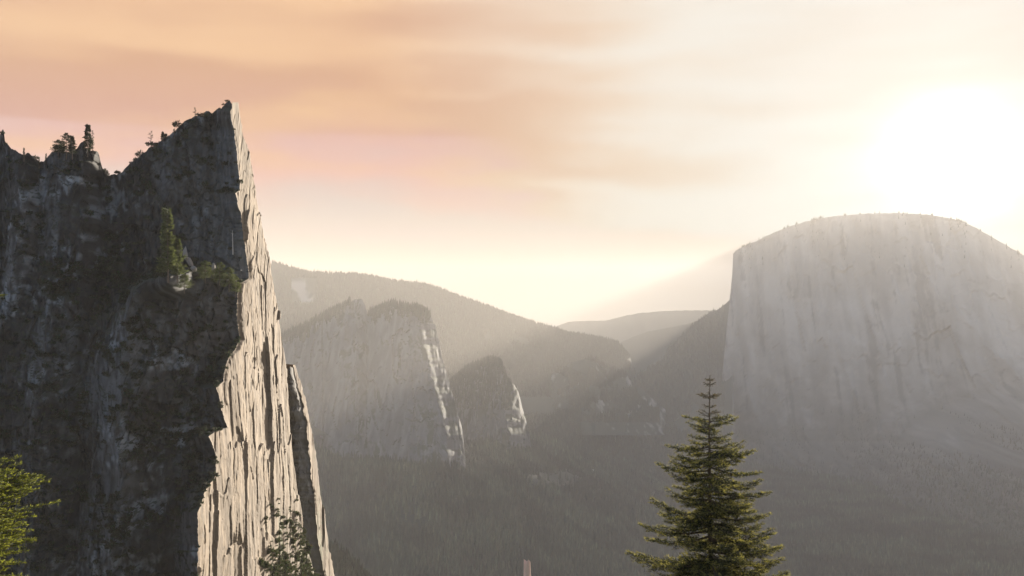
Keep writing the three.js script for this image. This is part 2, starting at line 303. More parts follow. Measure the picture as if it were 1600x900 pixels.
// two distant ridges
{
  const mid = curve([[900, 545], [960, 540], [978, 531], [995, 524], [1013, 518], [1040, 513], [1060, 509], [1075, 506], [1095, 499], [1130, 486], [1250, 470]]);
  let m = add('distant_hill', relief({ x0: 900, x1: 1143, top: mid, bottom: 620, depth: (px, py, t) => 8900 - (py - t) * 9, nu: 140, nv: 50, jag: 0.4, rough: (x, y) => 160 * (ridge(x / 900, y / 700, 1.2, 3) - 0.2), back: [1500, 0.3], paint: () => GREEN }), rockMat);
  tag(m, 'pale hazy ridge just left of the great cliff, nearer of the two distant ridges', 'hill', null, 'structure');
  const far = curve([[800, 525], [860, 513], [873, 508], [888, 503], [902, 502], [925, 501], [947, 501], [962, 497], [978, 493], [1000, 489], [1013, 488], [1040, 486], [1067, 485], [1111, 485], [1250, 478]]);
  m = add('distant_hill', relief({ x0: 800, x1: 1143, top: far, bottom: 600, depth: (px, py, t) => 10600 - (py - t) * 12, nu: 140, nv: 50, jag: 0.4, rough: (x, y) => 240 * (ridge(x / 1300, y / 900, 4.2, 3) - 0.2), back: [1500, 0.3], paint: () => [0.06, 0.07, 0.05] }), rockMat);
  tag(m, 'faintest ridge on the horizon between the long hill and the great cliff', 'hill', null, 'structure');
}
// the great cliff under the sun, with its unseen plateau behind, shaped for the shadow it casts
{
  const rim = curve([[1090, 400], [1146, 396], [1150, 391], [1162, 385], [1185, 375], [1205, 365], [1230, 355], [1245, 350], [1270, 343], [1300, 338], [1350, 334], [1400, 333], [1450, 335], [1490, 342], [1520, 353], [1560, 376], [1600, 399], [1700, 440], [2000, 520]]);
  const nose = curve([[390, 1146], [430, 1144], [470, 1140], [500, 1137], [560, 1131], [640, 1123], [700, 1116], [800, 1106], [1000, 1090]]);
  const step = curve([[600, 1560], [640, 1470], [665, 1432], [700, 1402], [745, 1371], [810, 1336], [870, 1302], [1000, 1280]]);
  const depth = (px, py) => {
    let d = curve([[1090, 7400], [1146, 7250], [1250, 6850], [1400, 6300], [1600, 5650], [2000, 4600]])(px) - 1.15 * (py - 400) - 4.5 * Math.max(0, py - 690);
    const b = step(py);
    d -= 330 * sst(px, b - 10, b + 60) * sst(py, 590, 720);
    d += 40 * N(px / 60 - py / 200, py / 300, 4.2) * sst(py, 640, 720);
    return d;
  };
  const rough = (x, y, px, py) => 80 * (ridge(x / 620 + 1, y / 1500, 1.9, 2) - 0.2) + 30 * (ridge(x / 210 + y / 900, y / 700, 4.4, 2) - 0.2) + 16 * joints(x + 0.12 * y, y, 150, 420, 31) + 9 * joints(x - 0.1 * y, y, 55, 150, 32) + 5 * joints(x, y, 24, 60, 33) + (2.5 + 20 * sst(py, 600, 780)) * (fbm(x / 70 + y / 140, y / 110, 1, 5) + 0.5 * ridge(x / 34 + y / 60, y / 90, 3, 3) - 0.2);
  const stone = (p) => { const st = fbm(p[0] / 60, p[1] / 420, 5.5, 4), b = fbm(p[0] / 260, p[1] / 300, 2.5, 3); return mixc([0.30, 0.275, 0.24], [0.43, 0.40, 0.355], sst(st + 0.7 * b, -0.3, 0.3)); };
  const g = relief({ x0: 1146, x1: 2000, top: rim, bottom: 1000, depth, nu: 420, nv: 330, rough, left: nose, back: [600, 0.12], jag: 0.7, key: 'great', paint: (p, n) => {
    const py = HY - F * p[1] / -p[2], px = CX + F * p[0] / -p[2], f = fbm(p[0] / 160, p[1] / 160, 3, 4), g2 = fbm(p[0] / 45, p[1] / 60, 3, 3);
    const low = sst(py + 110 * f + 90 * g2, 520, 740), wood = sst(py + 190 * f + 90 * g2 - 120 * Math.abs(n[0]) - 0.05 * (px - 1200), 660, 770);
    let c = mixc(stone(p), mixc([0.04, 0.037, 0.033], [0.15, 0.135, 0.115], sst(g2 + 0.6 * f, -0.2, 0.35)), 0.95 * low);  // shading of the lower face painted into the stone
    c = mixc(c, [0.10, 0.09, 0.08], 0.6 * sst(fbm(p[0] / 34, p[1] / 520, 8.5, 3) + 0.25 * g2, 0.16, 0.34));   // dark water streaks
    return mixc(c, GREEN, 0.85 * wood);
  } });
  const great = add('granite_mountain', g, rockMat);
  tag(great, 'great pale flat-topped granite cliff at the right with the sun just above it', 'mountain', null, 'structure');
  // its hidden west side, running back from the nose
  add('rock_face', sheet(30, 60, (u, v) => {
    const py = lerp(rim(1146) + 1, 1000, v), px = nose(py), d0 = depth(px, py), p = hillSurfaces.great.point(px, py), s = 1 + u * 600 / d0;
    const k = u * u * (0.006);
    return [p[0] * s + k * d0 * s, p[1] * s - u * u * 80, p[2] * s];
  }, (p) => stone(p)), rockMat, great);
}
// the wooded shoulder left of it
{
  const top = curve([[700, 700], [780, 668], [830, 657], [860, 650], [900, 640], [925, 632], [950, 622], [970, 612], [988, 602], [996, 588], [1006, 581], [1020, 572], [1037, 560], [1043, 547], [1060, 529], [1075, 515], [1095, 497], [1110, 488], [1125, 482], [1134, 474], [1147, 462], [1150, 770], [1200, 752], [1260, 785], [1300, 820], [1350, 880], [1420, 960]]);
  const ahead = curve([[700, 4700], [830, 5150], [900, 5550], [1000, 6400], [1075, 7400], [1130, 8300], [1149, 8300], [1156, 6700], [1200, 6350], [1300, 5650], [1420, 5100]]);
  const depth = (px, py, t) => ahead(px) - (py - t) * lerp(6.5, 7, sst(px, 1130, 1200)) * (px > 1000 && px < 1150 ? lerp(1, 1.6, sst(px, 1000, 1130)) : 1);
  const rough = (x, y) => 60 * (ridge(x / 330 + 3, y / 400, 9.2, 3) - 0.2) + 24 * fbm(x / 70, y / 110, 3.1, 3);
  const m = add('forested_hill', relief({ x0: 700, x1: 1420, top, bottom: 1000, depth, nu: 260, nv: 150, rough, back: [2600, 0.2], jag: 0.8, key: 'shoulder', paint: forestRock([0.14, 0.135, 0.125], [0.24, 0.225, 0.20], GREEN, 0.18) }), rockMat);
  tag(m, 'dark wooded shoulder descending left from the great cliff into the valley', 'hill', null, 'structure');
}

// ---------------------------------------------------------------- valley ground
const toes = [[-1250, 4700, -470], [-620, 4130, -530], [-300, 3980, -555], [-110, 4980, -545], [90, 6400, -560], [500, 8000, -600]].map((t) => t.map((q) => q * NEAR));
function toeY(x, d) {                                                   // wooded slopes at the feet of the granite mountains
  let best = -1e9;
  for (let i = 1; i < toes.length; i++) {
    const [a, b, c] = toes[i - 1], [e, f, g] = toes[i], u = e - a, v = f - b, t = clamp(((x - a) * u + (d - b) * v) / (u * u + v * v), 0, 1), q = Math.hypot(x - a - t * u, d - b - t * v);
    best = Math.max(best, lerp(c, g, t) - 0.5 * Math.max(0, q - 40) + 25 * N(x / 160, d / 160, 3));
  }
  return best;
}
function groundY(x, d) {
  const floor = Math.max(-850 + 10 * fbm(x / 500, d / 500, 2.5, 3) + 0.04 * clamp(d - 6500, 0, 8000), toeY(x, d));
  const side = -1.75 - 0.60 * Math.max(d - 1.5, -40) + 12 * fbm(x / 60, d / 60, 1.5, 4) * sst(d, 10, 90) + 0.15 * Math.min(Math.abs(x), 900) * sst(d, 0, 300) * sst(d, 6000, 3000);
  const k = 25, a = Math.max(floor, side), b = Math.min(floor, side), s = clamp((a - b) / k, 0, 1);
  return a + k * 0.25 * (1 - s) * (1 - s);
}
{
  const nu = 240, nv = 260;
  const g = sheet(nu, nv, (u, v) => {
    const d = v < 0.04 ? lerp(11500, 11000, v / 0.04) : v < 0.94 ? lerp(Math.log(11000), Math.log(8), (v - 0.04) / 0.9) : 0;
    const dd = v < 0.04 ? d : v < 0.94 ? Math.exp(d) : lerp(8, -30, (v - 0.94) / 0.06);
    const x = lerp(-0.95, 0.95, u) * (Math.max(dd, 8) + 30);
    return [x, groundY(x, dd), -dd];
  }, (p) => { const f = fbm(p[0] / 300, p[2] / 300, 1, 4); return mixc([0.026, 0.034, 0.022], [0.12, 0.11, 0.075], sst(f, 0.05, 0.35)); });
  tag(add('valley_ground', g, rockMat), 'dark valley floor and slopes far below the viewpoint', 'ground', null, 'structure');
}
{
  const top = curve([[420, 830], [470, 842], [505, 849], [525, 856], [545, 868], [560, 884], [600, 935], [680, 1020]]);
  const m = add('wooded_hill', relief({ x0: 420, x1: 680, top, bottom: 1100, depth: (px, py, t) => 1150 - (py - t) * 1.2, nu: 110, nv: 70, jag: 1.6, rough: (x, y) => 16 * fbm(x / 40, y / 40, 3, 4), back: [300, 0.5], key: 'spur', paint: forestRock([0.08, 0.08, 0.07], [0.16, 0.15, 0.13], GREEN, 0.1, 0.3) }), rockMat);
  tag(m, 'small dark wooded spur at the foot of the spire, at the bottom edge', 'hill', null, 'structure');
}

// ---------------------------------------------------------------- forests that read as one mass
const leafMat = new THREE.MeshStandardMaterial({ vertexColors: true, roughness: 1 });
leafMat.name = 'far_foliage';
function farTree() {                                                    // a small ragged conifer, 1 m tall and 1 m wide at most
  const r = rng(77), pos = [], col = [];
  const tri = (a, b, c, k) => { pos.push(...a, ...b, ...c); for (let i = 0; i < 3; i++) col.push(k, k, k); };
  for (const [y0, y1, rad, n] of [[0.02, 0.5, 0.5, 7], [0.28, 0.74, 0.38, 6], [0.55, 1, 0.23, 5]]) {
    const ring = [...Array(n)].map((_, i) => { const a = (i + 0.5 * r()) / n * 6.283, q = rad * (0.7 + 0.5 * r()); return [q * Math.cos(a), y0 + 0.07 * (r() - 0.3), q * Math.sin(a)]; });
    for (let i = 0; i < n; i++) tri([0, y1, 0], ring[(i + 1) % n], ring[i], 0.8 + 0.4 * r());
  }
  const g = new THREE.BufferGeometry();
  g.setAttribute('position', new THREE.Float32BufferAttribute(pos, 3));
  g.setAttribute('color', new THREE.Float32BufferAttribute(col, 3));
  g.computeVertexNormals();
  return g;
}
const farTreeGeo = farTree();
function forest(label, places, seed) {
  const r = rng(seed), m = new THREE.InstancedMesh(farTreeGeo, leafMat, places.length), M = new THREE.Matrix4(), q = new THREE.Quaternion(), Y = new THREE.Vector3(0, 1, 0), c = new THREE.Color();
  places.forEach(([p, h, w, tone], i) => {
    q.setFromAxisAngle(Y, r() * 6.283);
    M.compose(new THREE.Vector3(...p), q, new THREE.Vector3(w, h, w)); m.setMatrixAt(i, M);
    const k = (0.45 + 1.3 * r() * r()) * (tone ?? 1), y = r();
    m.setColorAt(i, c.setRGB(k * (0.030 + 0.016 * y), k * (0.043 + 0.010 * y), k * 0.024));
  });
  m.name = numbered('forest'); m.castShadow = m.receiveShadow = true; scene.add(m);
  return tag(m, label, 'forest', null, 'stuff');
}
function onHill(key, n, seed, ok, h0, h1) {                             // trees rooted on a hill's visible side
  const s = hillSurfaces[key], r = rng(seed), out = [];
  for (let k = 0; k < n; k++) {
    const px = ok.x0 + r() * (ok.x1 - ok.x0), t = s.T(px), py = t + Math.pow(r(), ok.pow ?? 1) * (ok.y1 - t);
    if (py < t) continue;
    const p = s.point(px, py);
    if (ok.test && !ok.test(px, py, p)) continue;
    const h = lerp(h0, h1, r() * r()); p[1] -= h * 0.12;
    out.push([p, h, h * (0.3 + 0.2 * r())]);
  }
  return out;
}
const r8 = (x) => Math.abs(Math.sin(x * 12.9898) * 43758.5453) % 1;
const patchy = (px, py, p) => fbm(p[0] / 200, p[1] / 160, 5, 3) > -0.28;
{
  const r = rng(5), v = [];
  for (let k = 0; k < 230000; k++) {
    const d = Math.exp(lerp(Math.log(2300), Math.log(8900), Math.pow(r(), 0.8))), px = lerp(430, 1660, r()), x = (px - CX) / F * d;
    const open = fbm(x / 420 + 4, d / 420, 8, 3);
    const mx = CX + F * x / d, my = HY - F * groundY(x, d) / d;
    if (open > 0.24 && r() < 0.7) continue;
    if (Math.hypot((mx - 866) / 46, (my - 752) / 13) < 1 && r() < 0.93) continue;   // the clearing
    const h = lerp(22, 48, r() * r());
    v.push([[x, groundY(x, d) - 2, -d], h, h * (0.28 + 0.2 * r()), lerp(0.5, 2.1, sst(open + 0.6 * N(x / 130, d / 130, 6), -0.35, 0.4))]);
  }
  forest('dark conifer forest covering the valley floor', v, 11);
}
forest('hazy conifers covering the long hill behind the granite mountains', onHill('long', 42000, 21, { x0: 425, x1: 985, y1: 620, pow: 1.5, test: (px, py, p) => patchy(px, py, p) && !(px > 455 && px < 494 && py < 476 && py > 434) }, 22, 44), 12);
forest('conifers covering the shoulder left of the great cliff', onHill('shoulder', 60000, 22, { x0: 700, x1: 1400, y1: 860, test: (px, py, p) => patchy(px, py, p) && (px < 1132 || px > 1152) }, 20, 44), 13);
forest('conifers on the low rounded hill in the valley gap', onHill('low', 9000, 23, { x0: 815, x1: 1030, y1: 660, test: (px, py, p) => fbm(p[0] / 130, p[1] / 90, 5, 3) > -0.02 }, 20, 40), 14);
forest('conifers along the tops of the two granite mountains in the middle', [...onHill('double', 2600, 24, { x0: 430, x1: 672, y1: 560, pow: 3, test: (px, py) => py < hillSurfaces.double.T(px) + 14 + 26 * N(px * 0.06, 3, 4) + 14 * N(px * 0.2, 3, 9) && (px < 548 || px > 574) }, 18, 36), ...onHill('knob', 1500, 25, { x0: 690, x1: 800, y1: 640, pow: 2.5 }, 18, 34)], 15);
forest('scattered conifers on the rim and lower slopes of the great cliff', [...onHill('great', 1500, 26, { x0: 1146, x1: 1620, y1: 420, pow: 8, test: (px) => N(px * 0.045, 3, 3) + 0.5 * N(px * 0.17, 5, 3) > 0.12 }, 10, 26), ...onHill('great', 40000, 27, { x0: 1120, x1: 1640, y1: 930, test: (px, py, p) => { const f = fbm(p[0] / 160, p[1] / 160, 3, 4), g2 = fbm(p[0] / 45, p[1] / 60, 3, 3); return py + 190 * f + 90 * g2 - 0.05 * (px - 1200) > 670 + 90 * r8(px + py); } }, 9, 26)], 16);
forest('dark conifers on the small spur at the foot of the spire', onHill('spur', 2600, 29, { x0: 430, x1: 640, y1: 960 }, 7, 15), 17);

// ---------------------------------------------------------------- single trees
const barkMat = new THREE.MeshStandardMaterial({ color: new THREE.Color().setRGB(0.10, 0.075, 0.055), roughness: 1 });
const needleMat = new THREE.MeshPhysicalMaterial({ vertexColors: true, roughness: 0.9, transmission: 0.45, thickness: 0, specularIntensity: 0.4, side: THREE.DoubleSide });
barkMat.name = 'bark'; needleMat.name = 'needles';
function tube(list, pts, r0, r1, seg = 6) {                             // a tapered limb through points
  const path = new THREE.CatmullRomCurve3(pts.map((p) => new THREE.Vector3(...p))), n = Math.max(2, pts.length * 2), g = new THREE.TubeGeometry(path, n, 1, seg, false);
  const a = g.attributes.position, c = new THREE.Vector3();
  for (let i = 0; i <= n; i++) { path.getPointAt(i / n, c); const r = lerp(r0, r1, i / n); for (let j = 0; j <= seg; j++) { const k = i * (seg + 1) + j; a.setXYZ(k, c.x + (a.getX(k) - c.x) * r, c.y + (a.getY(k) - c.y) * r, c.z + (a.getZ(k) - c.z) * r); } }
  g.computeVertexNormals(); list.push(g);
}
class Blades {                                                          // many small needle-shaped faces
  constructor() { this.p = []; this.c = []; this.n = []; }
  blade(x, y, z, dx, dy, dz, w, c, r) {                                  // from x,y,z along d, w wide in a random direction across
    let ax = r() - 0.5, ay = r() - 0.5, az = r() - 0.5; let cx = dy * az - dz * ay, cy = dz * ax - dx * az, cz = dx * ay - dy * ax; const l = Math.hypot(cx, cy, cz) || 1; cx *= w / l; cy *= w / l; cz *= w / l;
    this.p.push(x - cx * 0.5, y - cy * 0.5, z - cz * 0.5, x + dx * 0.6 + cx * 0.5, y + dy * 0.6 + cy * 0.5, z + dz * 0.6 + cz * 0.5, x + dx, y + dy, z + dz);
    for (let i = 0; i < 3; i++) this.c.push(...c);
  }
  geo() { const g = new THREE.BufferGeometry(); g.setAttribute('position', new THREE.Float32BufferAttribute(this.p, 3)); g.setAttribute('color', new THREE.Float32BufferAttribute(this.c, 3)); g.computeVertexNormals(); return g; }
}

// Trees seen small, on the ledges and the skyline of the spire.
function smallTree(name, px, py, topY, half, style, label, category = 'tree', dOff = 0, tint = [0.05, 0.065, 0.028], seed = 1) {
  const base = frontPoint(px, py), d = -base[2] - dOff, k = d / F, h = (py - topY) * k, w = half * k, r = rng(seed * 91 + Math.round(px * 7 + py));
  const t = thing(name, P(px, py + 1.5, d), label, category), wood = [], b = new Blades();
  const lean = (r() - 0.5) * 0.06 * h, H = h + 1.5 * k;
  tube(wood, [[0, -1, 0], [lean * 0.4, H * 0.5, 0], [lean, H, 0]], Math.max(0.1, h * 0.018), 0.03, 5);
  if (style !== 'snag') {
    const n = style === 'sparse' ? 16 : style === 'bush' ? 26 : 34, low = style === 'sparse' ? 0.18 : style === 'bush' ? 0.08 : 0.1;
    for (let i = 0; i < n; i++) {
      const f = low + (1 - low) * (i + r()) / n, prof = style === 'bush' ? Math.pow(Math.sin(Math.PI * Math.min(1, 0.3 + f * 0.72)), 0.7) : style === 'sparse' ? (0.35 + 0.65 * r()) * (1.05 - f * 0.75) : Math.pow(1.04 - f, 0.75) * (0.7 + 0.4 * r());
      const per = style === 'sparse' ? 1 : 3;
      for (let m = 0; m < per; m++) {
        const a = r() * 6.283, L = w * prof * (0.6 + 0.6 * r()) * (style === 'spire' ? 0.62 + 0.5 * ((f * 7.5 + 0.3 * Math.sin(a)) % 1 > 0.45 ? 0.2 : 1) : 1), y0 = f * H, x0 = lean * f, up = style === 'sparse' ? 0.1 : (f > 0.7 ? 0.35 : -0.1);
        const e = [x0 + Math.cos(a) * L, y0 + up * L, Math.sin(a) * L];
        if (style === 'sparse' || m === 0) tube(wood, [[x0, y0, 0], [(x0 + e[0]) / 2, y0 + up * L * 0.3, e[2] / 2], e], Math.max(0.04, h * 0.005), 0.02, 3);
        const cnt = style === 'sparse' ? 16 : 40;
        for (let q = 0; q < cnt; q++) {
          const s = 0.25 + 0.8 * r(), sp = 0.22 * L + 0.12 * w, j = () => (r() - 0.5) * sp, ll = (0.03 + 0.035 * r()) * h + 0.07 * w, aa = a + (r() - 0.5) * 2.2, tone = 0.6 + 0.8 * r();
          b.blade(lerp(x0, e[0], s) + j(), lerp(y0, e[1], s) + j() * 0.7, lerp(0, e[2], s) + j(), Math.cos(aa) * ll, (r() - 0.35) * ll, Math.sin(aa) * ll, ll * 0.38, tint.map((c) => c * tone), r);
        }
      }
    }
    add('crown', b.geo(), needleMat, t);
  } else {
    for (let i = 0; i < 5; i++) { const f = 0.45 + 0.5 * r(), a = r() * 6.283, L = w * (0.5 + r() * 0.7); tube(wood, [[lean * f, f * H, 0], [Math.cos(a) * L * 0.6, f * H + L * 0.5, Math.sin(a) * L * 0.6], [Math.cos(a) * L, f * H + L, Math.sin(a) * L]], h * 0.008, 0.02, 3); }
  }
  add('trunk', mergeGeometries(wood), barkMat, t);
  return t;
}
const DARK = [0.03, 0.036, 0.02], LIT = [0.08, 0.094, 0.032];  // LIT has sunlight put into the needle colour, DARK the shade
smallTree('pine_tree', 91, 239, 219, 10, 'bush', 'low bushy pine on the left skyline, left of two taller pines', 'tree', 0, DARK);
smallTree('pine_tree', 104, 240, 208, 10, 'bush', 'rounded pine on the left skyline between a low bushy pine and a leaning one', 'tree', 2, DARK);
smallTree('pine_tree', 113, 240, 213, 8, 'spire', 'pine at the right end of the clump of three on the left skyline', 'tree', 4, DARK);
smallTree('pine_tree', 137, 236, 195, 9.5, 'spire', 'tallest pine on the skyline, beside a rock tooth on the left buttress', 'tree', 0, DARK);
smallTree('pine_tree', 145, 237, 204, 2.6, 'sparse', 'thin bare pine standing close right of the tallest skyline pine', 'tree', 0, DARK);
smallTree('pine_tree', 37.5, 243, 231, 2, 'spire', 'tiny pine on the left skyline near the thin rock needle', 'tree', 0, DARK);
smallTree('pine_tree', 61, 255, 246, 1.6, 'spire', 'tiny dark post-like pine in the dip left of the pine clump', 'tree', 0, DARK);
smallTree('pine_tree', 72, 252, 240, 2, 'spire', 'tiny pine just left of the pine clump on the left skyline', 'tree', 0, DARK);
smallTree('pine_tree', 236, 231, 205, 7, 'sparse', 'gnarled thin pine with bare limbs on the slope below the summit', 'tree', 0, DARK);
smallTree('pine_tree', 255, 220, 206, 5, 'spire', 'small dense pine right of the gnarled thin pine on the slope', 'tree', 0, DARK);
smallTree('pine_tree', 272.5, 208, 201, 2.4, 'bush', 'tiny shrubby pine highest but one on the slope to the summit', 'tree', 0, DARK);
smallTree('pine_tree', 305, 183, 168, 7.5, 'sparse', 'wind-bent pine with a flat open crown closest to the summit', 'tree', 0, DARK);
smallTree('shrub', 164, 276, 263, 4, 'bush', 'small shrub in the notch of the skyline', 'shrub', 0, DARK);
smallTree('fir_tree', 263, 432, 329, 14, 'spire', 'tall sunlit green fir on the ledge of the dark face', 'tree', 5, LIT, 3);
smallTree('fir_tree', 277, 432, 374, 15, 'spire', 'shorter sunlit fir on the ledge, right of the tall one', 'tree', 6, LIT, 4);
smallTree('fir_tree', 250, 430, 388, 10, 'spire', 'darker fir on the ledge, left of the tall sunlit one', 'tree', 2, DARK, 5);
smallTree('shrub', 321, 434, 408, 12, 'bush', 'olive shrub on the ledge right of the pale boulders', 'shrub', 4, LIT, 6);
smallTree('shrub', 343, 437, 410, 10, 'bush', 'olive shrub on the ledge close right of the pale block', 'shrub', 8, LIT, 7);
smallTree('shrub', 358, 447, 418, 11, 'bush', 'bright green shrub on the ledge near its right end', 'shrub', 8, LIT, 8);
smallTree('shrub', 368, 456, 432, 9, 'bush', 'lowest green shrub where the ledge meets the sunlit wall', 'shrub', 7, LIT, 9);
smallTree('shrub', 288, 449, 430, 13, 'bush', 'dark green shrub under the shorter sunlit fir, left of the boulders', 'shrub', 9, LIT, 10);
smallTree('dead_tree', 364, 389, 360, 3, 'snag', 'thin pale dead tree against the clean bluish wall', 'tree', 3).children[0].material = new THREE.MeshStandardMaterial({ color: new THREE.Color().setRGB(0.5, 0.47, 0.42), roughness: 1, name: 'bleached_wood' });

// pale boulders on the ledge
function boulder(px, py, w, h, label, seed) {
  const d = -frontPoint(px, py)[2] - 7, k = d / F, g = new THREE.IcosahedronGeometry(1, 5), a = g.attributes.position;
  const cuts = [...Array(9)].map((_, q) => { const u = 2 * hash(q, seed, 1) - 1, t = 6.283 * hash(q, seed, 2), e = Math.sqrt(1 - u * u); return [e * Math.cos(t), u, e * Math.sin(t), 0.5 + 0.4 * hash(q, seed, 3)]; });
  for (let i = 0; i < a.count; i++) { let x = a.getX(i), y = a.getY(i), z = a.getZ(i); for (const [cx, cy, cz, o] of cuts) { const m = x * cx + y * cy + z * cz - o; if (m > 0) { x -= m * cx; y -= m * cy; z -= m * cz; } } const e = 1 + 0.07 * N(x * 3 + seed, y * 3, z * 3); a.setXYZ(i, x * e * w * k, y * e * h * k, z * e * w * k); }
  g.computeVertexNormals();
  const m = add('boulder', g, boulderMat); m.position.set(...P(px, py, d)); m.rotation.z = 0.5 * (seed % 3 - 1); return tag(m, label, 'boulder');
}
const boulderMat = new THREE.MeshStandardMaterial({ color: new THREE.Color().setRGB(0.2, 0.18, 0.155), roughness: 1, name: 'pale_granite' });
boulder(290, 396, 4.5, 11, 'tall pale boulder beside the shorter fir, topmost of the leaning rocks', 1);
boulder(297, 410, 4.5, 9, 'pale boulder in the middle of the leaning rocks beside the firs', 2);
boulder(303, 420, 5, 6, 'lowest pale boulder of the leaning rocks beside the firs', 5);
boulder(334, 421, 3.6, 11, 'upright pale block between the olive shrubs on the ledge', 4);

// brush on the spire's faces: too much to count
{
  const r = rng(404), g = new Blades();
  for (let i = 0; i < 130; i++) { const a = r() * 6.283, e = Math.asin(2 * r() - 1) * 0.6 + 0.5, q = 0.55 * r(), l = 0.28 + 0.3 * r(); g.blade(Math.cos(a) * q, 0.3 + 0.45 * r(), Math.sin(a) * q, Math.cos(a) * Math.cos(e) * l, Math.sin(e) * l, Math.sin(a) * Math.cos(e) * l, 0.2, [1, 1, 1].map((c) => c * (0.6 + 0.8 * r())), r); }
  const geo = g.geo(), list = [], M = new THREE.Matrix4(), q = new THREE.Quaternion(), Y = new THREE.Vector3(0, 1, 0), c = new THREE.Color();
  const pos = front.attributes.position, nor = front.attributes.normal;
  for (let k = 0; k < 26000 && list.length < 2600; k++) {
    const i = Math.floor(r() * pos.count), f = fbm(pos.getX(i) / 11, pos.getY(i) / 8, 4.7, 3);
    if (nor.getY(i) + 1.1 * f < 0.42 + 0.25 * r()) continue;
    list.push([pos.getX(i), pos.getY(i) - 0.3, pos.getZ(i) + 0.3, 0.5 + 1.0 * r() * r(), 0]);
  }
  for (let k = 0; k < 1500; k++) {                                       // the overgrown foot of the sunlit wall
    const py = lerp(775, 930, Math.pow(r(), 0.55)), s = clamp(0.8 + 0.2 * N(py * 0.03, 3, 3) + 0.45 * (r() - 0.5), 0.3, 1), px = lerp(arete(py), farEdge(py), s), d = wallD(px, py), p = P(px, py, d);
    if (fbm(d / 6, p[1] / 11, 2.7, 3) + 0.6 * N(d / 1.6, p[1] / 2.4, 5) + (py - 830) * 0.003 < 0.12) continue;
    list.push([p[0] + flutes(d, p[1]) + 0.2, p[1] - 0.3, p[2], 0.4 + 0.9 * r() * r(), 1]);
  }
  const m = new THREE.InstancedMesh(geo, needleMat, list.length);
  list.forEach(([x, y, z, s, lit], i) => { q.setFromAxisAngle(Y, r() * 6.283); m.setMatrixAt(i, M.compose(new THREE.Vector3(x, y, z), q, new THREE.Vector3(s, s * (0.8 + 0.8 * r()), s))); const t = 0.7 + 0.6 * r(); m.setColorAt(i, c.setRGB(0.030 * t + 0.012 * lit, 0.036 * t + 0.012 * lit, 0.018 * t)); });  // brush on the sunlit wall has the light added to its colour
  m.name = 'shrubbery'; m.castShadow = m.receiveShadow = true; scene.add(m);
  tag(m, 'dark brush clinging to ledges and cracks of the tall spire', 'brush', null, 'stuff');
}

// ---------------------------------------------------------------- foreground trees
// One bough: a limb with flat side twigs, each clothed in needles. p0 root, az direction, L length, droop at the root, lift at the tip.
function bough(b, wood, p0, az, L, rise, lift, r, o) {
  const ca = Math.cos(az), sa = Math.sin(az), at = (s) => [p0[0] + ca * L * s, p0[1] + L * (rise * s + lift * s * s * s), p0[2] + sa * L * s];
  tube(wood, [at(0), at(0.33), at(0.66), at(1)], Math.max(0.008, 0.016 * L + 0.004), 0.004, 4);
  const twig = (x, y, z, dx, dy, dz, len) => {
    const n = Math.max(3, Math.round(len * o.perM));
    for (let i = 0; i < n; i++) {
      const s = (i + r()) / n, tip = s > 0.72 ? 1 : 0, k = (0.65 + 0.6 * r()) * (tip ? 1.25 : 1), l = o.needle * (0.75 + 0.5 * r());
      let nx = dx * 0.75 + (r() - 0.5) * 1.5, ny = dy * 0.75 + (r() - 0.28) * 1.1, nz = dz * 0.75 + (r() - 0.5) * 1.5; const m = l / (Math.hypot(nx, ny, nz) || 1);
      b.blade(x + dx * len * s, y + dy * len * s - 0.06 * len * s * (1 - s), z + dz * len * s, nx * m, ny * m, nz * m, o.width, o.tint.map((c, q) => c * k * (tip ? o.tip[q] : 1)), r);
    }
  };
  const pairs = Math.max(3, Math.round(L * o.pairs));
  for (let i = 0; i < pairs; i++) for (const side of [-1, 1]) {
    const s = lerp(0.12, 0.97, (i + 0.5 * r() + 0.25) / pairs), p = at(s), a = az + side * lerp(1.15, 0.55, s) * (0.8 + 0.4 * r()), len = L * o.spread * Math.pow(1.02 - s, 0.75) * Math.min(1, 0.5 + s * 2.2) * (0.7 + 0.5 * r()) + 0.06;
    const up = (r() - 0.55) * 0.35 + (s > 0.6 ? 0.15 : -0.05), c = Math.cos(a), q = Math.sin(a);
    twig(p[0], p[1], p[2], c, up, q, len);
    if (len > 0.22) for (let m = 0; m < Math.round(len * 9); m++) { const f = 0.2 + 0.75 * r(), sd = r() < 0.5 ? -1 : 1, a2 = a + sd * (0.6 + 0.4 * r()); twig(p[0] + c * len * f, p[1] + up * len * f, p[2] + q * len * f, Math.cos(a2), up + 0.2 * (r() - 0.4), Math.sin(a2), len * 0.42 * (1.1 - f) + 0.05); }
  }
  const p = at(0.45), e = at(1); twig(p[0], p[1], p[2], (e[0] - p[0]) / (0.55 * L), (e[1] - p[1]) / (0.55 * L), (e[2] - p[2]) / (0.55 * L), 0.55 * L);
}
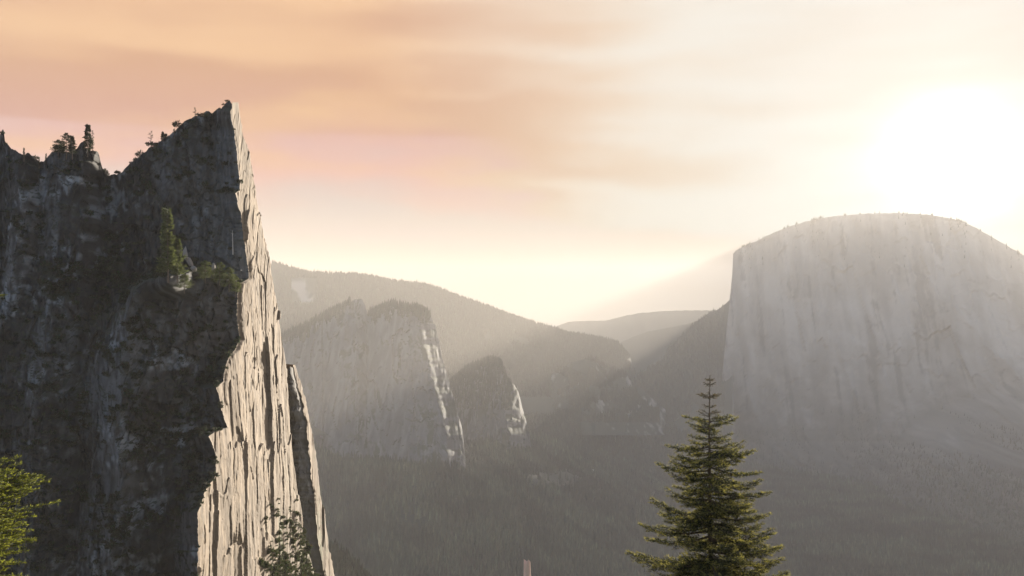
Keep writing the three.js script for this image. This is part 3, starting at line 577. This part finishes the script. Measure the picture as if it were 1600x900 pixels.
{ // the fir right of the middle
  const d = 34, k = d / F, X = (1109 - CX) * k, top = (HY - 587) * k, gy = groundY(X, d), t = thing('fir_tree', [X, gy, -d], 'large pointed fir in the foreground, right of the middle', 'tree');
  const b = new Blades(), wood = [], r = rng(2024), H = top - gy;
  tube(wood, [[0, -0.5, 0], [0.03, H * 0.35, 0], [0.02, H * 0.72, 0.02], [-0.02, H * 0.9, 0], [0, H, 0]], 0.27, 0.006, 9);
  const half = curve([[0, 3], [12, 8], [26, 16], [34, 19], [50, 11], [68, 33], [80, 36], [100, 30], [118, 48], [140, 64], [150, 62], [176, 80], [205, 84], [225, 93], [250, 100], [285, 106], [310, 112], [360, 124], [500, 150]]);
  const o = { perM: 62, needle: 0.085, width: 0.022, tint: [0.030, 0.034, 0.014], tip: [6.5, 5.2, 3.2], pairs: 7.5, spread: 0.36 };  // tip brightens needle ends, painting backlit gold onto them
  const whorls = [[6, 4], [14, 4], [30, 7], [33, 4], [48, 4], [58, 5], [73, 8], [79, 5], [90, 5], [103, 7], [115, 7], [128, 8], [142, 8]];
  for (let y = 156; y < 430; y += 12.5) whorls.push([y + r() * 7, 7]);
  for (const [py, n] of whorls) {
    const a0 = r() * 6.283;
    for (let i = 0; i < n; i++) {
      if (py > 100 && r() < 0.12) continue;
      const q = py + (r() - 0.5) * (py > 60 ? 15 : 3), L = 1.13 * half(py) * k * (0.56 + 0.5 * r()) * (r() < 0.12 ? 1.1 : 1) * (1 + 0.1 * Math.sin(py * 0.11 + a0)), az = a0 + i / n * 6.283 + (r() - 0.5) * 0.5;
      const young = sst(py, 160, 40), rise = lerp(-0.14, 0.22, young) + (r() - 0.5) * 0.3;
      bough(b, wood, [0, H - q * k - rise * L * 0.8, 0], az, L, rise, lerp(0.26, 0.10, young), r, py < 62 ? { ...o, perM: 70, pairs: 7, spread: 0.3, needle: 0.06, width: 0.016, tint: [0.05, 0.044, 0.02], tip: [2.2, 1.9, 1.6] } : o);
    }
  }
  for (let i = 0; i < 60; i++) { const y = H - 0.9 * r(), a = r() * 6.283; b.blade(0, y, 0, Math.cos(a) * 0.05, 0.05, Math.sin(a) * 0.05, 0.014, [0.07, 0.06, 0.03], r); }
  add('trunk', mergeGeometries(wood), barkMat, t);
  add('crown', b.geo(), needleMat, t).userData.label = 'dense boughs of short needles with tips coloured as if backlit';
}
{ // the fir whose boughs reach in from the left
  const d = 15, k = d / F, X = (-150 - CX) * k, gy = groundY(X, d), t = thing('fir_tree', [X, gy, -d], 'sunlit yellow-green fir whose boughs reach in at the left edge', 'tree');
  const b = new Blades(), wood = [], r = rng(31), H = 14, Y = (py) => (HY - py) * k - gy;
  tube(wood, [[0, -0.4, 0], [0.02, H * 0.5, 0], [0, H, 0]], 0.24, 0.01, 9);
  const o = { perM: 70, needle: 0.045, width: 0.02, tint: [0.066, 0.080, 0.018], tip: [2.3, 2.0, 1.3], pairs: 9, spread: 0.16 };  // brighter tip colours paint sunlight coming through the needles
  const edge = curve([[712, 4], [722, 24], [738, 46], [752, 58], [766, 67], [778, 57], [790, 38], [800, 48], [815, 63], [832, 58], [860, 48], [885, 40], [930, 26]]);
  bough(b, wood, [0, Y(474), 0], 0.05, 160 * k, 0.02, 0.06, r, o);
  for (let i = 0; i < 170; i++) { const py = lerp(714, 935, (i + r()) / 170), az = (r() - 0.5) * 1.3, reach = (118 + edge(py) * 1.05) * (0.84 + 0.16 * r()), L = reach * k / Math.cos(az), rise = -0.2 + 0.42 * r(); bough(b, wood, [0, Y(py) - (rise + 0.06) * L, 0.6 * (r() - 0.5)], az, L, rise, 0.06, r, o); }
  for (let i = 0; i < 60; i++) { const py = lerp(250, 1150, r()), az = 1.2 + r() * 3.9; bough(b, wood, [0, Y(py), 0], az, lerp(0.6, 1.9, (py - 250) / 900) * (0.7 + 0.4 * r()), 0, 0.1, r, { ...o, perM: 60, pairs: 7 }); }
  add('trunk', mergeGeometries(wood), barkMat, t);
  add('crown', b.geo(), needleMat, t);
}
{ // the broken top of a dead trunk at the bottom edge
  const d = 46, k = d / F, X = (823.5 - CX) * k, gy = groundY(X, d), top = (HY - 883) * k - gy, t = thing('dead_tree', [X, gy, -d], 'broken bare trunk top, pinkish in the sun, at the bottom edge', 'tree');
  const g = new THREE.CylinderGeometry(0.15, 0.42, top, 18, 60, false), a = g.attributes.position;
  for (let i = 0; i < a.count; i++) { const y = a.getY(i) + top / 2, an = Math.atan2(a.getZ(i), a.getX(i)), s = 1 + 0.12 * N(an * 2, y * 0.6, 3) + 0.05 * N(an * 6, y * 2, 3); let yy = y; if (y > top - 0.02) yy += 0.1 + 0.45 * Math.sin(an * 1.5 + 0.6) * Math.hypot(a.getX(i), a.getZ(i)) / 0.15 * 0.5 + 0.25 * N(a.getX(i) * 14, a.getZ(i) * 14, 5.5); a.setXYZ(i, a.getX(i) * s, yy, a.getZ(i) * s); }
  g.computeVertexNormals();
  add('trunk', g, new THREE.MeshStandardMaterial({ color: new THREE.Color().setRGB(0.72, 0.5, 0.4), roughness: 1, name: 'bare_wood' }), t);
}
// a long low building among the trees far below
{
  const d = 850 / ((815 - HY) / F), x = (921 - CX) / F * d, y = groundY(x, d), t = thing('low_building', [x, y, -d], 'tiny long building with a pale roof deep in the dark valley forest', 'building');
  const w = 34, wall = new THREE.BoxGeometry(w, 7, 14); wall.translate(0, 3.5, 0);
  add('wall', wall, new THREE.MeshStandardMaterial({ color: new THREE.Color().setRGB(0.2, 0.17, 0.13), roughness: 0.9, name: 'timber_wall' }), t);
  const s = new THREE.Shape([[-9, 0], [9, 0], [0, 6]].map((p) => new THREE.Vector2(...p))), roof = new THREE.ExtrudeGeometry(s, { depth: w + 3, bevelEnabled: false }); roof.rotateY(Math.PI / 2); roof.translate(-(w + 3) / 2, 7.01, 0);
  add('roof', roof, new THREE.MeshStandardMaterial({ color: new THREE.Color().setRGB(0.75, 0.74, 0.7), roughness: 0.6, name: 'pale_roof' }), t);
}

renderer.render(scene, camera);
